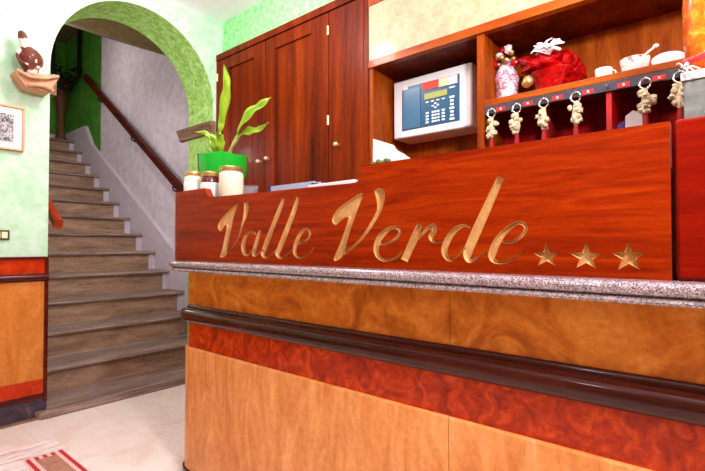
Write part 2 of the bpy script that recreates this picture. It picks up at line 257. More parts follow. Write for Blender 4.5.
# counter path: along +Y at x = X0 - o, round corner of radius r, then along +X
def sweep(bm, prof, X0, ya, yend, r, xend=None, mi=0, seg=10):
    rings = []
    st = []
    st.append(lambda o: (X0-o, ya))
    if xend is None:
        st.append(lambda o: (X0-o, yend))
    else:
        for k in range(seg+1):
            a = PI - (PI/2)*k/seg
            st.append(lambda o, a=a: (X0+r+(r+o)*math.cos(a), yend-r+(r+o)*math.sin(a)))
        st.append(lambda o: (xend, yend+o))
    for s in st:
        rings.append([bm.verts.new((*s(o), z)) for o, z in prof])
    n = len(prof)
    for a, b in zip(rings, rings[1:]):
        for k in range(n):
            f = bm.faces.new((a[k], a[(k+1)%n], b[(k+1)%n], b[k])); f.material_index = mi
    bm.faces.new(rings[0][::-1]); bm.faces.new(rings[-1])
LETTERS = {"V0":[[[[15519,12179],[15698,12143],[15977,12007],[16253,11866],[16517,11712],[16722,11572],[16864,11440],[16920,11307],[16904,11196],[16805,11113],[16678,11085],[16578,11164],[16485,11267],[16384,11328],[16308,11342],[16287,11272],[16306,11142],[16361,10960],[16439,10742],[16526,10491],[16613,10259],[16705,10109],[16751,10014],[16678,9972],[16555,9977],[16421,10007],[16296,10101],[16226,10314],[16165,10581],[16071,10854],[15969,11134],[15876,11411],[15775,11682],[15606,11976]]],[[[15097,12197],[15095,12161],[15094,12114],[15094,12061],[15097,12005],[15104,11933],[15114,11845],[15126,11754],[15142,11672],[15160,11603],[15182,11540],[15207,11475],[15235,11401],[15262,11317],[15289,11227],[15319,11136],[15354,11050],[15389,10971],[15425,10896],[15470,10821],[15529,10742],[15610,10657],[15706,10567],[15811,10477],[15916,10392],[16032,10308],[16159,10223],[16275,10148],[16356,10095]],[[14876,12207],[14858,12173],[14831,12123],[14806,12057],[14799,11981],[14815,11897],[14845,11806],[14883,11715],[14923,11631],[14964,11560],[15010,11498],[15056,11439],[15101,11373],[15145,11295],[15189,11209],[15234,11120],[15280,11036],[15325,10958],[15369,10883],[15419,10807],[15484,10727],[15567,10641],[15664,10550],[15769,10459],[15875,10373],[15992,10288],[16119,10202],[16235,10127],[16316,10074]]]],"a1":[[[[14289,10924],[14299,10940],[14314,10968],[14347,11003],[14406,11030],[14481,11047],[14575,11061],[14684,11064],[14795,11045],[14895,11002],[14987,10944],[15071,10874],[15141,10797],[15199,10711],[15245,10617],[15276,10519],[15286,10424],[15271,10331],[15236,10239],[15182,10157],[15110,10094],[15013,10058],[14906,10052],[14807,10073],[14716,10115],[14620,10188],[14515,10287],[14419,10384],[14353,10450]],[[14376,10901],[14390,10918],[14406,10939],[14425,10954],[14451,10962],[14507,10970],[14583,10976],[14657,10974],[14715,10959],[14771,10924],[14832,10872],[14889,10808],[14934,10742],[14967,10668],[14990,10585],[15004,10500],[15010,10425],[15006,10351],[14994,10275],[14975,10211],[14955,10173],[14936,10155],[14904,10141],[14850,10140],[14781,10160],[14690,10221],[14585,10316],[14490,10412],[14424,10478]]],[[[14142,11093],[14178,11033],[14230,10947],[14289,10847],[14344,10745],[14401,10634],[14461,10511],[14514,10392],[14552,10293],[14571,10220],[14579,10161],[14568,10107],[14511,10055],[14417,10043],[14334,10060],[14256,10088],[14183,10124],[14107,10175],[14026,10239],[13954,10299],[13904,10340]],[[14008,11065],[14028,11002],[14056,10912],[14091,10809],[14129,10704],[14175,10592],[14229,10469],[14280,10353],[14319,10259],[14348,10193],[14371,10149],[14383,10130],[14404,10137],[14413,10134],[14369,10132],[14302,10143],[14235,10164],[14162,10206],[14081,10266],[14009,10326],[13958,10367]]]],"l2":[[[[12797,12231],[12842,12163],[12907,12066],[12984,11948],[13071,11815],[13171,11660],[13286,11480],[13405,11293],[13517,11113],[13625,10938],[13732,10761],[13829,10596],[13905,10460],[13959,10359],[13998,10282],[14022,10214],[14022,10143],[13986,10075],[13920,10023],[13841,9992],[13755,9979],[13672,9989],[13593,10013],[13516,10046],[13441,10084],[13360,10133],[13274,10192],[13197,10248],[13145,10286]],[[12638,12182],[12671,12111],[12718,12009],[12778,11885],[12850,11747],[12942,11589],[13050,11409],[13163,11223],[13269,11045],[13370,10870],[13469,10694],[13561,10532],[13638,10397],[13700,10297],[13748,10228],[13778,10184],[13792,10154],[13794,10125],[13784,10097],[13762,10073],[13736,10059],[13696,10056],[13634,10068],[13562,10092],[13489,10123],[13410,10166],[13324,10223],[13246,10278],[13193,10315]]]],"l3":[[[[12007,12244],[12050,12164],[12111,12050],[12184,11916],[12263,11774],[12353,11620],[12454,11447],[12559,11268],[12661,11096],[12762,10926],[12864,10754],[12958,10596],[13034,10467],[13091,10379],[13137,10316],[13174,10254],[13184,10178],[13149,10104],[13082,10048],[13001,10009],[12915,9989],[12832,9991],[12750,10008],[12667,10036],[12581,10076],[12482,10136],[12371,10212],[12271,10285],[12202,10335]],[[11854,12203],[11882,12120],[11920,12000],[11971,11858],[12035,11709],[12115,11549],[12211,11375],[12312,11196],[12409,11025],[12503,10855],[12599,10684],[12690,10525],[12767,10394],[12835,10298],[12890,10235],[12921,10201],[12936,10183],[12942,10155],[12933,10119],[12910,10085],[12880,10064],[12839,10057],[12778,10063],[12704,10083],[12625,10114],[12527,10168],[12417,10242],[12316,10314],[12246,10363]]]],"e4":[[[[12063,10477],[12039,10486],[12006,10499],[11964,10513],[11911,10526],[11838,10538],[11743,10548],[11642,10565],[11548,10593],[11466,10637],[11390,10689],[11327,10747],[11282,10807],[11263,10870],[11265,10935],[11284,10995],[11320,11046],[11380,11083],[11456,11107],[11545,11114],[11638,11099],[11727,11059],[11814,11003],[11898,10936],[11972,10863],[12035,10782],[12088,10693],[12132,10603],[12165,10520],[12191,10441],[12208,10363],[12212,10286],[12196,10213],[12155,10148],[12096,10093],[12024,10051],[11943,10023],[11855,10013],[11762,10018],[11670,10033],[11584,10056],[11504,10088],[11427,10130],[11357,10175],[11295,10221],[11238,10273],[11187,10330],[11146,10381],[11117,10416]],[[12103,10525],[12080,10535],[12046,10549],[11999,10567],[11938,10585],[11856,10599],[11763,10611],[11672,10627],[11598,10651],[11534,10689],[11471,10737],[11420,10789],[11389,10835],[11376,10879],[11377,10928],[11389,10971],[11409,10997],[11437,11011],[11480,11021],[11526,11020],[11569,11008],[11620,10977],[11682,10924],[11745,10860],[11800,10794],[11847,10723],[11891,10643],[11930,10560],[11962,10482],[11991,10411],[12015,10345],[12029,10286],[12029,10239],[12015,10195],[11986,10153],[11946,10117],[11902,10093],[11846,10083],[11772,10084],[11693,10095],[11617,10112],[11545,10136],[11471,10169],[11400,10208],[11336,10248],[11276,10294],[11221,10346],[11174,10394],[11140,10427]]]],"V5":[[[[8968,12146],[9153,12117],[9428,12000],[9703,11877],[9957,11740],[10127,11614],[10236,11494],[10290,11374],[10286,11272],[10214,11197],[10105,11170],[9986,11239],[9859,11331],[9726,11388],[9618,11417],[9570,11415],[9570,11357],[9621,11210],[9714,10998],[9856,10707],[10006,10416],[10124,10219],[10204,10081],[10218,10002],[10184,9971],[10108,9972],[10005,10011],[9881,10080],[9761,10198],[9689,10392],[9618,10634],[9505,10917],[9382,11207],[9262,11459],[9150,11697],[9016,11962]]],[[[8508,12181],[8424,12236],[8310,12248],[8215,12227],[8142,12167],[8112,12056],[8117,11913],[8154,11754],[8227,11580],[8337,11403],[8483,11213],[8668,10991],[8879,10770],[9108,10580],[9335,10418],[9548,10284],[9713,10199],[9796,10191],[9781,10242],[9610,10347],[9382,10490],[9171,10656],[8969,10842],[8787,11048],[8631,11253],[8500,11425],[8414,11589],[8409,11767],[8439,11935],[8487,12075]]]],"e6":[[[[8359,10514],[8298,10509],[8210,10501],[8108,10499],[8008,10512],[7913,10546],[7819,10592],[7732,10644],[7661,10694],[7603,10742],[7553,10794],[7518,10849],[7508,10910],[7534,10968],[7586,11018],[7652,11056],[7728,11078],[7811,11081],[7901,11069],[7995,11044],[8087,11007],[8178,10957],[8270,10895],[8356,10822],[8429,10743],[8483,10657],[8521,10567],[8545,10477],[8553,10392],[8546,10312],[8522,10237],[8484,10169],[8431,10112],[8365,10065],[8289,10029],[8201,10005],[8107,9997],[8001,10007],[7887,10029],[7775,10061],[7678,10100],[7598,10153],[7530,10216],[7477,10275],[7440,10314]],[[8352,10576],[8291,10571],[8205,10565],[8114,10564],[8032,10576],[7954,10607],[7870,10653],[7791,10704],[7728,10752],[7677,10796],[7638,10840],[7614,10878],[7610,10902],[7621,10925],[7652,10957],[7695,10982],[7739,10993],[7789,10985],[7853,10964],[7921,10931],[7985,10890],[8050,10840],[8118,10778],[8181,10711],[8232,10647],[8272,10583],[8306,10514],[8332,10445],[8347,10382],[8353,10327],[8351,10273],[8338,10225],[8316,10184],[8280,10148],[8230,10115],[8170,10091],[8101,10078],[8012,10080],[7907,10096],[7802,10122],[7713,10152],[7640,10193],[7573,10248],[7516,10302],[7476,10339]]]],"r7":[[[[6961,11118],[6990,11074],[7032,11012],[7081,10937],[7130,10855],[7181,10761],[7236,10653],[7292,10541],[7345,10438],[7397,10339],[7451,10239],[7499,10151],[7533,10089]],[[6808,11064],[6821,11014],[6838,10943],[6862,10859],[6895,10769],[6939,10671],[6994,10562],[7052,10452],[7108,10349],[7163,10249],[7221,10150],[7272,10064],[7308,10004]]],[[[7027,10571],[6991,10602],[6940,10646],[6883,10695],[6827,10742],[6774,10785],[6719,10829],[6666,10870],[6614,10904],[6557,10937],[6499,10969],[6455,10987],[6468,10990],[6498,11006],[6500,10978],[6506,10932],[6514,10899],[6525,10878],[6554,10844],[6590,10796],[6609,10731],[6589,10670],[6551,10625],[6501,10591],[6442,10569],[6370,10561],[6287,10562],[6210,10567],[6159,10569]],[[7056,10594],[7024,10627],[6979,10676],[6928,10730],[6879,10782],[6835,10833],[6790,10886],[6743,10938],[6693,10985],[6636,11029],[6573,11071],[6508,11105],[6417,11112],[6348,11045],[6333,10979],[6333,10913],[6344,10849],[6378,10791],[6420,10749],[6449,10724],[6459,10718],[6464,10708],[6460,10681],[6444,10653],[6418,10630],[6364,10617],[6288,10613],[6212,10614],[6160,10614]]]],"d8":[[[[5311,10977],[5341,10995],[5386,11023],[5444,11050],[5512,11062],[5587,11056],[5669,11040],[5755,11009],[5839,10963],[5917,10899],[5990,10820],[6056,10735],[6109,10652],[6150,10569],[6181,10485],[6199,10400],[6200,10317],[6179,10238],[6140,10169],[6090,10114],[6035,10075],[5975,10055],[5913,10053],[5852,10068],[5792,10098],[5730,10144],[5664,10203],[5597,10272],[5534,10345],[5471,10433],[5407,10534],[5351,10626],[5313,10690]],[[5333,10939],[5366,10953],[5411,10974],[5459,10989],[5505,10987],[5556,10968],[5616,10937],[5674,10896],[5727,10849],[5778,10791],[5832,10719],[5883,10641],[5924,10569],[5956,10502],[5982,10436],[5999,10376],[6007,10327],[6006,10282],[5996,10234],[5979,10191],[5960,10162],[5940,10144],[5911,10133],[5872,10132],[5823,10147],[5765,10182],[5700,10236],[5634,10301],[5572,10371],[5508,10455],[5444,10554],[5387,10645],[5347,10708]]],[[[4580,12260],[4627,12173],[4695,12048],[4773,11905],[4849,11762],[4924,11620],[5003,11469],[5082,11318],[5155,11177],[5222,11046],[5286,10921],[5346,10801],[5398,10689],[5446,10586],[5491,10487],[5526,10391],[5545,10296],[5538,10207],[5509,10129],[5460,10066],[5386,10028],[5309,10041],[5244,10076],[5181,10116],[5122,10151],[5060,10186],[4992,10222],[4932,10255],[4890,10278]],[[4416,12170],[4456,12081],[4513,11953],[4580,11805],[4645,11660],[4711,11515],[4780,11362],[4850,11209],[4916,11066],[4978,10934],[5038,10809],[5094,10693],[5146,10585],[5194,10484],[5237,10393],[5271,10318],[5295,10261],[5312,10215],[5325,10174],[5335,10146],[5348,10135],[5335,10129],[5282,10145],[5217,10176],[5152,10205],[5085,10233],[5015,10265],[4953,10295],[4910,10315]]]],"e9":[[[[4481,10557],[4433,10551],[4362,10542],[4281,10538],[4201,10549],[4126,10582],[4052,10628],[3986,10679],[3932,10729],[3889,10779],[3855,10833],[3834,10891],[3837,10953],[3869,11008],[3921,11052],[3984,11084],[4054,11096],[4126,11086],[4202,11059],[4280,11020],[4357,10972],[4436,10912],[4517,10841],[4595,10764],[4663,10684],[4720,10602],[4766,10517],[4801,10436],[4825,10366],[4840,10305],[4847,10244],[4839,10180],[4811,10119],[4764,10074],[4706,10043],[4643,10024],[4579,10017],[4510,10021],[4437,10034],[4362,10053],[4293,10079],[4228,10112],[4166,10153],[4108,10195],[4056,10236],[4006,10279],[3958,10323],[3918,10363],[3890,10390]],[[4476,10610],[4427,10607],[4358,10602],[4286,10603],[4223,10616],[4163,10646],[4098,10691],[4040,10741],[3994,10788],[3962,10831],[3938,10874],[3928,10908],[3928,10926],[3940,10948],[3971,10979],[4010,11003],[4050,11010],[4096,10997],[4153,10967],[4214,10923],[4274,10872],[4334,10809],[4395,10734],[4453,10654],[4500,10580],[4537,10509],[4566,10436],[4591,10366],[4613,10303],[4633,10254],[4649,10221],[4660,10204],[4666,10191],[4661,10167],[4641,10135],[4609,10106],[4568,10087],[4514,10084],[4448,10093],[4379,10110],[4314,10132],[4254,10160],[4195,10196],[4137,10235],[4083,10273],[4031,10310],[3980,10349],[3936,10383],[3905,10407]]]],"*0":[[[[3401,10541],[3337,10333],[3145,10302],[3286,10196],[3204,10016],[3404,10122],[3599,10016],[3536,10198],[3710,10308],[3484,10334]]]],"*1":[[[[2546,10562],[2472,10331],[2252,10296],[2423,10181],[2356,9984],[2553,10100],[2753,9983],[2689,10183],[2880,10306],[2635,10334]]]],"*2":[[[[1728,10575],[1652,10346],[1440,10323],[1599,10193],[1526,9985],[1725,10102],[1925,9971],[1857,10191],[2033,10327],[1806,10348]]]]}
# ---------------------------------------------------------------- the room
M['plain'] = mottle('ochre_brown_paint', [(.3,(150,118,96)),(.7,(172,140,116))], 8, .9, 0)  # unseen walls toned ochre-brown to cut bounce and reflections
H = 2.91
bm = nb(); box(bm, -2.4, 2.6, -3.0, 3.62, -.1, 0); struct('floor', bm, M['floor'])
bm = nb(); box(bm, -2.4, 2.6, -3.0, 3.25, H, H+.1); struct('ceiling', bm, M['ceiling'])
ZC, RA, XA = 2.17, .578, 1.522
def arch_pts(n=28):
    return [(XA - RA*math.cos(PI*k/n), ZC + RA*1.04*math.sin(PI*k/n)) for k in range(n+1)]
bm = nb()
ap = arch_pts()
pts = [(-2.4,0),(XA-RA,0)] + ap + [(XA+RA,0),(2.6,0),(2.6,H+.1),(-2.4,H+.1)]
fs = prism(bm, pts, 'Y', 3.25, 3.62)
for f in fs[2:]:
    c = f.calc_center_median()
    if XA-RA-.01 <= c.x <= XA+RA+.01 and c.z < 2.85: f.material_index = 1
struct('wall_left', bm, [M['wall'], M['olive']])
bm = nb(); box(bm, 2.5, 2.6, -3.0, 3.25, 0, H); box(bm, 2.19, 2.5, -3.0, 3.25, 2.612, H)
struct('wall_right', bm, M['wallgreen'])
bm = nb(); box(bm, -2.5, -2.4, -3.0, 3.62, 0, H); struct('wall_front', bm, M['plain'])
bm = nb(); box(bm, -2.4, 2.6, -3.1, -3.0, 0, H); struct('wall_back', bm, M['plain'])
# stairwell
bm = nb(); box(bm, 2.4, 2.5, 3.62, 6.28, 0, 4.3); box(bm, 2.4, 2.5, 6.28, 7.7, 0, 4.3, 1)
struct('wall_stair_right', bm, [M['stairwall'], M['deepgreen']])
bm = nb(); box(bm, .80, .884, 3.62, 7.7, 0, 4.3); struct('wall_stair_left', bm, M['stairwall'])
bm = nb(); box(bm, .80, 2.5, 7.6, 7.7, 0, 4.3); struct('wall_stair_end', bm, M['deepgreen'])
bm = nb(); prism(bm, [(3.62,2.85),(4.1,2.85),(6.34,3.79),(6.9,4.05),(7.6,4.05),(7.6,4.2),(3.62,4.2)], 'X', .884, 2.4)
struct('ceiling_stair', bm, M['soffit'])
# sloping plaster band above the steps
nz = lambda y: .646*(y-3.23)+.035
bm = nb(); prism(bm, [(3.62,0),(7.6,2.2),(7.6,2.66),(6.7,2.66),(6.47,nz(6.47)+.25),(3.62,nz(3.62)+.25)], 'X', 2.355, 2.4)
box(bm, .9, 2.355, 7.57, 7.6, 2.505, 2.66)
for k in range(2,14): box(bm, 2.30, 2.355, 3.23+.294*k+.03, 3.23+.294*k+.10, .19*k-.155, .19*k)
struct('trim_1', bm, M['skirt'])
# stairs
stairs = thing('staircase', 'brown stone staircase with dark rounded nosings climbing through the green arch', 'stairs', (XA, 3.3, 0))
for k in range(14):
    Y0 = 3.23+.294*k; z = .19*k; xl, xr = (.946, 2.098) if k == 1 else (.886, 2.355)
    Y1 = Y0+.335 if k < 13 else 7.57
    bm = nb()
    t = .035
    if k == 0:
        nose = [(.885+.05*(1-math.cos(a)), 3.19+.05*(1-math.sin(a))) for a in [PI/2*j/6 for j in range(7)]]
        pts = [(2.115,3.19)] + [(.935-.05*math.sin(a), 3.24-.05*math.cos(a)) for a in [PI/2*j/6 for j in range(7)]] + [(.885,3.233),(.947,3.233),(.947,3.57),(2.097,3.57),(2.097,3.248),(2.115,3.248)]
        prism(bm, pts, 'Z', 0, t+.012)
        o = obj('step', bm, [M['stone']], stairs, bevel=.020, smooth=40); continue
    # tread with a bullnose, and the riser under it
    prof = [(Y1, z), (Y1, z+t)] + [(Y0+t/2-t/2*math.sin(a), z+t/2+t/2*math.cos(a)) for a in [PI*j/8 for j in range(9)]]
    prism(bm, prof, 'X', xl, xr, 0)
    box(bm, xl, xr if k == 1 else 2.30, Y0+.045, Y0+.10, z-.19+t, z, 1)
    if k == 1: box(bm, 2.101, 2.354, 3.622, 3.86, 0, .224)
    obj('step', bm, [M['stone'], M['riser']], stairs, smooth=50)
def railbar(name, a, b, w, h, m, label, n_br, xw):
    t = thing(name, label, 'handrail', a)
    a, b = Vector(a), Vector(b); d = (b-a).normalized(); up = Vector((1,0,0)).cross(d).normalized()
    if up.z < 0: up = -up
    bm = nb(); sec = []
    cs = [(-w/2,-h/2+.01),(-w/2+.01,-h/2),(w/2-.01,-h/2),(w/2,-h/2+.01),(w/2,h/2-.012),(w/2-.012,h/2),(-w/2+.012,h/2),(-w/2,h/2-.012)]
    for p in (a, b): sec.append([bm.verts.new(p+Vector((1,0,0))*u+up*v) for u, v in cs])
    for i in range(8): bm.faces.new((sec[0][i],sec[0][(i+1)%8],sec[1][(i+1)%8],sec[1][i]))
    bm.faces.new(sec[0][::-1]); bm.faces.new(sec[1])
    obj('rail', bm, m, t)
    for i in range(n_br):
        p = a.lerp(b, (i+.5)/n_br) - up*h*.45
        bm = nb(); tube(bm, spline([p, p-Vector((0,0,.05)), Vector((xw, p.y, p.z-.07))], 4), .008, 8)
        obj('bracket', bm, M['iron'], t, smooth=60)
railbar('handrail', (2.325,3.80,1.36), (2.325,6.60,3.29), .05, .085, M['handrail'], 'long dark red-brown handrail sloping up the grey wall of the stairs', 3, 2.40)
railbar('handrail', (1.035,3.36,1.185), (1.035,4.9,2.18), .05, .07, M['handrail2'], 'short visible end of orange-brown handrail at left jamb of the arch', 2, .885)
# imposts
t = thing('impost_block', 'brown stone impost on the right jamb of the arch behind the plant', 'stone block', (2.08,3.25,1.95))
bm = nb(); prism(bm, [(2.105,1.955),(2.08,1.96),(2.075,1.99),(2.055,2.03),(2.05,2.05),(2.105,2.055)], 'Y', 3.22, 3.74); obj('block', bm, M['impost'], t)
t = thing('corbel', 'pinkish terracotta corbel on the left edge of the arch under the figurine', 'corbel', (.85,3.25,1.96))
bm = nb()
prism(bm, [(.735,2.050),(.748,2.060),(.770,2.048),(.807,2.056),(.849,2.060),(.945,2.084),(.957,2.063),(.937,2.02),(.915,1.965),(.846,1.962),(.783,1.967),(.752,2.007)], 'Y', 3.13, 3.25)
obj('bracket', bm, M['terracotta'], t, bevel=.018, smooth=50)
bm = nb(); tube(bm, spline([(.745,3.125,2.052),(.80,3.11,2.025),(.87,3.11,2.035),(.95,3.12,2.07)],5), [.010]*16, 8); obj('scroll', bm, M['terracotta'], t, smooth=60)
bm = nb(); tube(bm, spline([(.80,3.12,1.975),(.86,3.11,1.99),(.925,3.12,1.975)],5), [.012]*11, 8); obj('scroll', bm, M['terracotta'], t, smooth=60)
bm = nb(); box(bm, .944, .980, 3.25, 3.60, 1.99, 2.10); obj('block', bm, M['impost'], t)
t = thing('figurine', 'brown and white ceramic figurine with long upright neck on the terracotta corbel', 'figurine', (.82,3.15,2.06))
K = [((.822,2.052),.030),((.818,2.080),.040),((.810,2.115),.056),((.804,2.145),.060),((.799,2.175),.046),((.791,2.200),.029),((.782,2.232),.024),((.775,2.262),.024),((.769,2.283),.018),((.767,2.292),.006)]
P = spline([(x,3.165-r*.35,z) for (x,z),r in K], 5); rr = []
for i in range(len(K)-1):
    for k in range(5): rr.append(K[i][1]+(K[i+1][1]-K[i][1])*k/5)
rr.append(K[-1][1])
bm = nb(); tube(bm, P, rr, 20); obj('body', bm, M['ceramic'], t, smooth=70)
for sx in (-1,1):
    bm = nb(); tube(bm, spline([(.812+sx*.020,3.100,2.085),(.806+sx*.052,3.115,2.105),(.803+sx*.058,3.125,2.15),(.797+sx*.026,3.115,2.185)],4), .009, 8); obj('wing', bm, M['ceramic'], t, smooth=60)
# wainscot
t = thing('wainscot', 'wood wainscot of maple panel with red burl bands on the left wall', 'wall panelling', (0,3.24,0))
Xa, Xb = -2.4, .944
obj('top_rail', bx(Xa,Xb,3.222,3.25,.966,.98), M['dadodark'], t, bevel=.004)
obj('burl_band', bx(Xa,.925,3.237,3.25,.876,.966), M['dado_red'], t)
bm = nb(); prism(bm, [(3.25,.828),(3.232,.830),(3.218,.842),(3.214,.855),(3.222,.870),(3.236,.877),(3.25,.877)], 'X', Xa, Xb); obj('dado_rail', bm, M['dadodark'], t, smooth=50)
obj('wood_panel', bx(Xa,.925,3.239,3.25,.236,.828), M['dado_panel'], t)
obj('burl_band', bx(Xa,.925,3.237,3.25,.150,.236), M['dado_red'], t)
obj('base_rail', bx(Xa,.925,3.230,3.25,.118,.150), M['dadodark'], t, bevel=.004)
obj('end_post', bx(.925,.946,3.228,3.25,.10,.966), M['dadodark'], t, bevel=.004)
struct('baseboard_left', bx(Xa,.946,3.234,3.25,.012,.118), M['skirting'], bevel=.003)
bm = nb(); box(bm, Xa,.885,3.215,3.25,0,.012); struct('trim_2', bm, M['impost'])
# picture, switch, mat
t = thing('framed_picture', 'small black and white etching in a thin copper frame on the left wall', 'picture', (.60,3.25,1.60))
bm = nb(); 
for a in ((.40,.81,1.855,1.866),(.40,.81,1.605,1.616),(.40,.411,1.616,1.855),(.799,.81,1.616,1.855)): box(bm, a[0],a[1],3.225,3.25,a[2],a[3])
obj('frame', bm, M['frame'], t, bevel=.002)
obj('mount', bx(.411,.799,3.236,3.25,1.616,1.855), M['mountboard'], t)
obj('print', bx(.455,.757,3.233,3.236,1.652,1.815), M['etching'], t)
t = thing('light_switch', 'small dark-framed light switch on the mint wall above the wainscot', 'switch', (.725,3.25,1.08))
obj('plate', bx(.665,.748,3.238,3.25,1.079,1.137), M['switch'], t, bevel=.003)
for i in range(2): obj('rocker', bx(.675+.034*i,.703+.034*i,3.234,3.238,1.09,1.126), M['cream'], t, bevel=.001)
t = thing('doormat', 'pale woven rug with red striped field on the marble floor', 'rug', (.2,2.5,0))
obj('border', bx(-.6,.862,1.9,2.82,0,.010), M['rug'], t, bevel=.003)
obj('striped_field', bx(.672,.842,1.98,2.63,.010,.013), M['rugfield'], t)
obj('centre', bx(.715,.80,2.1,2.585,.013,.0145), M['rugcentre'], t)
# wrought iron hanger and pedestal on the landing
t = thing('iron_hanging_frame', 'dark wrought iron frame hanging in front of the green stairhead wall', 'ironwork', (2.15,6.9,3.2))
bm = nb()
for x in (2.03, 2.34):
    box(bm, x-.02, x+.02, 6.86, 6.90, 3.35, 4.04)
obj('upright', bm, M['iron'], t)
bm = nb()
for i, (x, z) in enumerate([(2.03,3.42),(2.09,3.34),(2.15,3.40),(2.21,3.33),(2.27,3.40),(2.32,3.44),(2.06,3.28),(2.15,3.26),(2.24,3.30),(2.11,3.20),(2.18,3.18)]):
    pts = [(x+.045*math.cos(a), 6.88+.02*math.sin(i+a), z+.045*math.sin(a)) for a in [2*PI*j/10+i for j in range(9)]]
    tube(bm, pts, .014, 6)
tube(bm, spline([(2.01,6.88,3.5),(2.05,6.88,3.25),(2.16,6.88,3.14),(2.28,6.88,3.26),(2.35,6.88,3.5)],5), .022, 8)
obj('scrollwork', bm, M['iron'], t, smooth=60)
t = thing('pedestal', 'tall brown turned wooden pedestal at the top of the stairs', 'pedestal', (2.22,7.3,2.505))
bm = nb(); lathe(bm, [(.075,0),(.08,.03),(.06,.08),(.05,.13),(.055,.16),(.038,.2),(.045,.35),(.06,.5),(.075,.65),(.09,.72),(.12,.76),(.13,.80)], (2.26,7.3,2.505), 20); obj('column', bm, M['pedestal'], t, smooth=50)
bm = nb(); lathe(bm, [(.10,0),(.13,.04),(.10,.10),(.05,.13),(.04,.14)], (2.26,7.3,3.305), 20); obj('finial', bm, M['pedestal'], t, smooth=50)

# ---------------------------------------------------------------- reception counter
XF = 1.12; YR = -.75
ctr = thing('reception_counter', 'long reception counter clad in golden maple and red burl with dark moulding', 'counter', (1.35,.7,0))
SEAM = .594
obj('base_plinth', (lambda b: (sweep(b, [(-.01,0),(-.01,.04),(.018,.04),(.018,.03),(.016,0)], XF, YR, 2.0, .1, 1.6), b)[1])(nb()), M['dark'], ctr, smooth=40)
def panel(name, ya, last, prof, m, yend=1.995, r=.1):
    bm = nb()
    if last: sweep(bm, prof, XF, ya, yend, r, 1.6)
    else: sweep(bm, prof, XF, YR, ya, r)
    return obj(name, bm, m, ctr, smooth=35)
lowp = [(-.012,.04),(.010,.04),(.012,.042),(.012,.583),(.009,.587),(-.012,.587)]
panel('lower_panel', SEAM-.001, False, lowp, M['burl_low']); panel('lower_panel', SEAM+.001, True, lowp, M['burl_low'])
upp = [(-.02,.768),(.0,.768),(.0,.932),(-.02,.932)]
panel('upper_panel', SEAM-.001, False, upp, M['burl_top']); panel('upper_panel', SEAM+.001, True, upp, M['burl_top'])
bm = nb(); sweep(bm, [(-.02,.587),(-.001,.587),(-.001,.708),(-.02,.708)], XF, YR, 1.995, .1, 1.6); obj('burl_band', bm, M['burl_red'], ctr, smooth=35)
bm = nb(); pr_ = [(-.02,.701),(.012,.701),(.022,.703),(.034,.709),(.040,.719),(.042,.734),(.040,.748),(.034,.757),(.024,.762),(.012,.764),(.012,.768),(.010,.776),(.006,.779),(-.02,.779)]
sweep(bm, pr_, XF, YR, 1.98, .1, 1.6, seg=14); obj('moulding', bm, M['dark'], ctr, smooth=50)
bm = nb(); sweep(bm, [(-.05,0),(-.021,0),(-.021,.931),(-.05,.931)], XF, YR, 1.995, .1, 1.6); box(bm, 1.18, 1.58, YR+.02, 1.93, .05, 1.17); obj('carcass', bm, M['cab'], ctr)
bm = nb(); box(bm, 1.152, 1.62, YR, 2.10, 1.175, 1.21); obj('worktop', bm, M['cab'], ctr, bevel=.004)
# granite ledge
t = thing('granite_ledge', 'pink-grey granite ledge running along the counter under the carved sign', 'ledge', (1.1,.7,.936))
bm = nb(); up = [(-.05,.950),(.060,.950)] + [(.066+.014*math.sin(a), .964-.014*math.cos(a)) for a in [PI*j/8 for j in range(9)]] + [(-.05,.978)]
sweep(bm, up, XF, YR, 2.04, .14, 1.62, seg=16); obj('upper_slab', bm, M['granite'], t, smooth=40)
bm = nb(); lo = [(-.05,.932),(.062,.932),(.071,.934),(.0745,.940),(.072,.946),(.064,.9495),(-.05,.9495)]
sweep(bm, lo, XF, YR, 2.03, .14, 1.62, seg=16); obj('lower_slab', bm, M['granite'], t, smooth=40)
# carved sign board
sign = thing('sign_board', 'red mahogany board carved Valle Verde and three stars standing on the granite ledge', 'sign', (1.13,1.0,.978))
Z0, Z1, YE, RC = .9785, 1.302, 2.135, .12
YB = YE-RC; YA = .0975
def arc(cy, cz, r, a0, a1, n=6): return [(cy+r*math.cos(math.radians(a0+(a1-a0)*k/n)), cz+r*math.sin(math.radians(a0+(a1-a0)*k/n))) for k in range(n+1)]
out = [(YA,Z0),(YB,Z0),(YB,Z1),(1.80,Z1),(1.791,1.297),(1.784,1.284),(1.774,1.270),(1.758,1.2615),(1.735,1.258),(1.66,1.257),(1.20,1.2525),(.945,1.2495)] + [(.925,1.2515),(.914,1.258),(.907,1.270),(.9035,1.290),(.9035,Z1),(YA,Z1)]
verts, faces, owner = [Vector(p) for p in out], [list(range(len(out)))], ['board']
for name, strokes in LETTERS.items():
    for st in strokes:
        if len(st) == 1:
            i0 = len(verts); verts += [Vector((a/1e4,b/1e4)) for a,b in st[0]]; faces.append(list(range(i0, len(verts)))); owner.append(name)
        else:
            i0 = len(verts); n = len(st[0])
            verts += [Vector((a/1e4,b/1e4)) for a,b in st[0]] + [Vector((a/1e4,b/1e4)) for a,b in st[1]]
            for k in range(n-1): faces.append([i0+k, i0+k+1, i0+n+k+1, i0+n+k]); owner.append(name)
def area2(f): return sum(verts[a].x*verts[b].y-verts[b].x*verts[a].y for a, b in zip(f, f[1:]+f[:1]))
nf, no = [], []
for f, o_ in zip(faces, owner):
    parts = [f] if len(f) != 4 else [[f[0],f[1],f[2]],[f[0],f[2],f[3]]]
    for g_ in parts:
        ar = area2(g_)
        if abs(ar) < 1e-9: continue
        nf.append(g_ if ar > 0 else g_[::-1]); no.append(o_)
faces, owner = nf, no
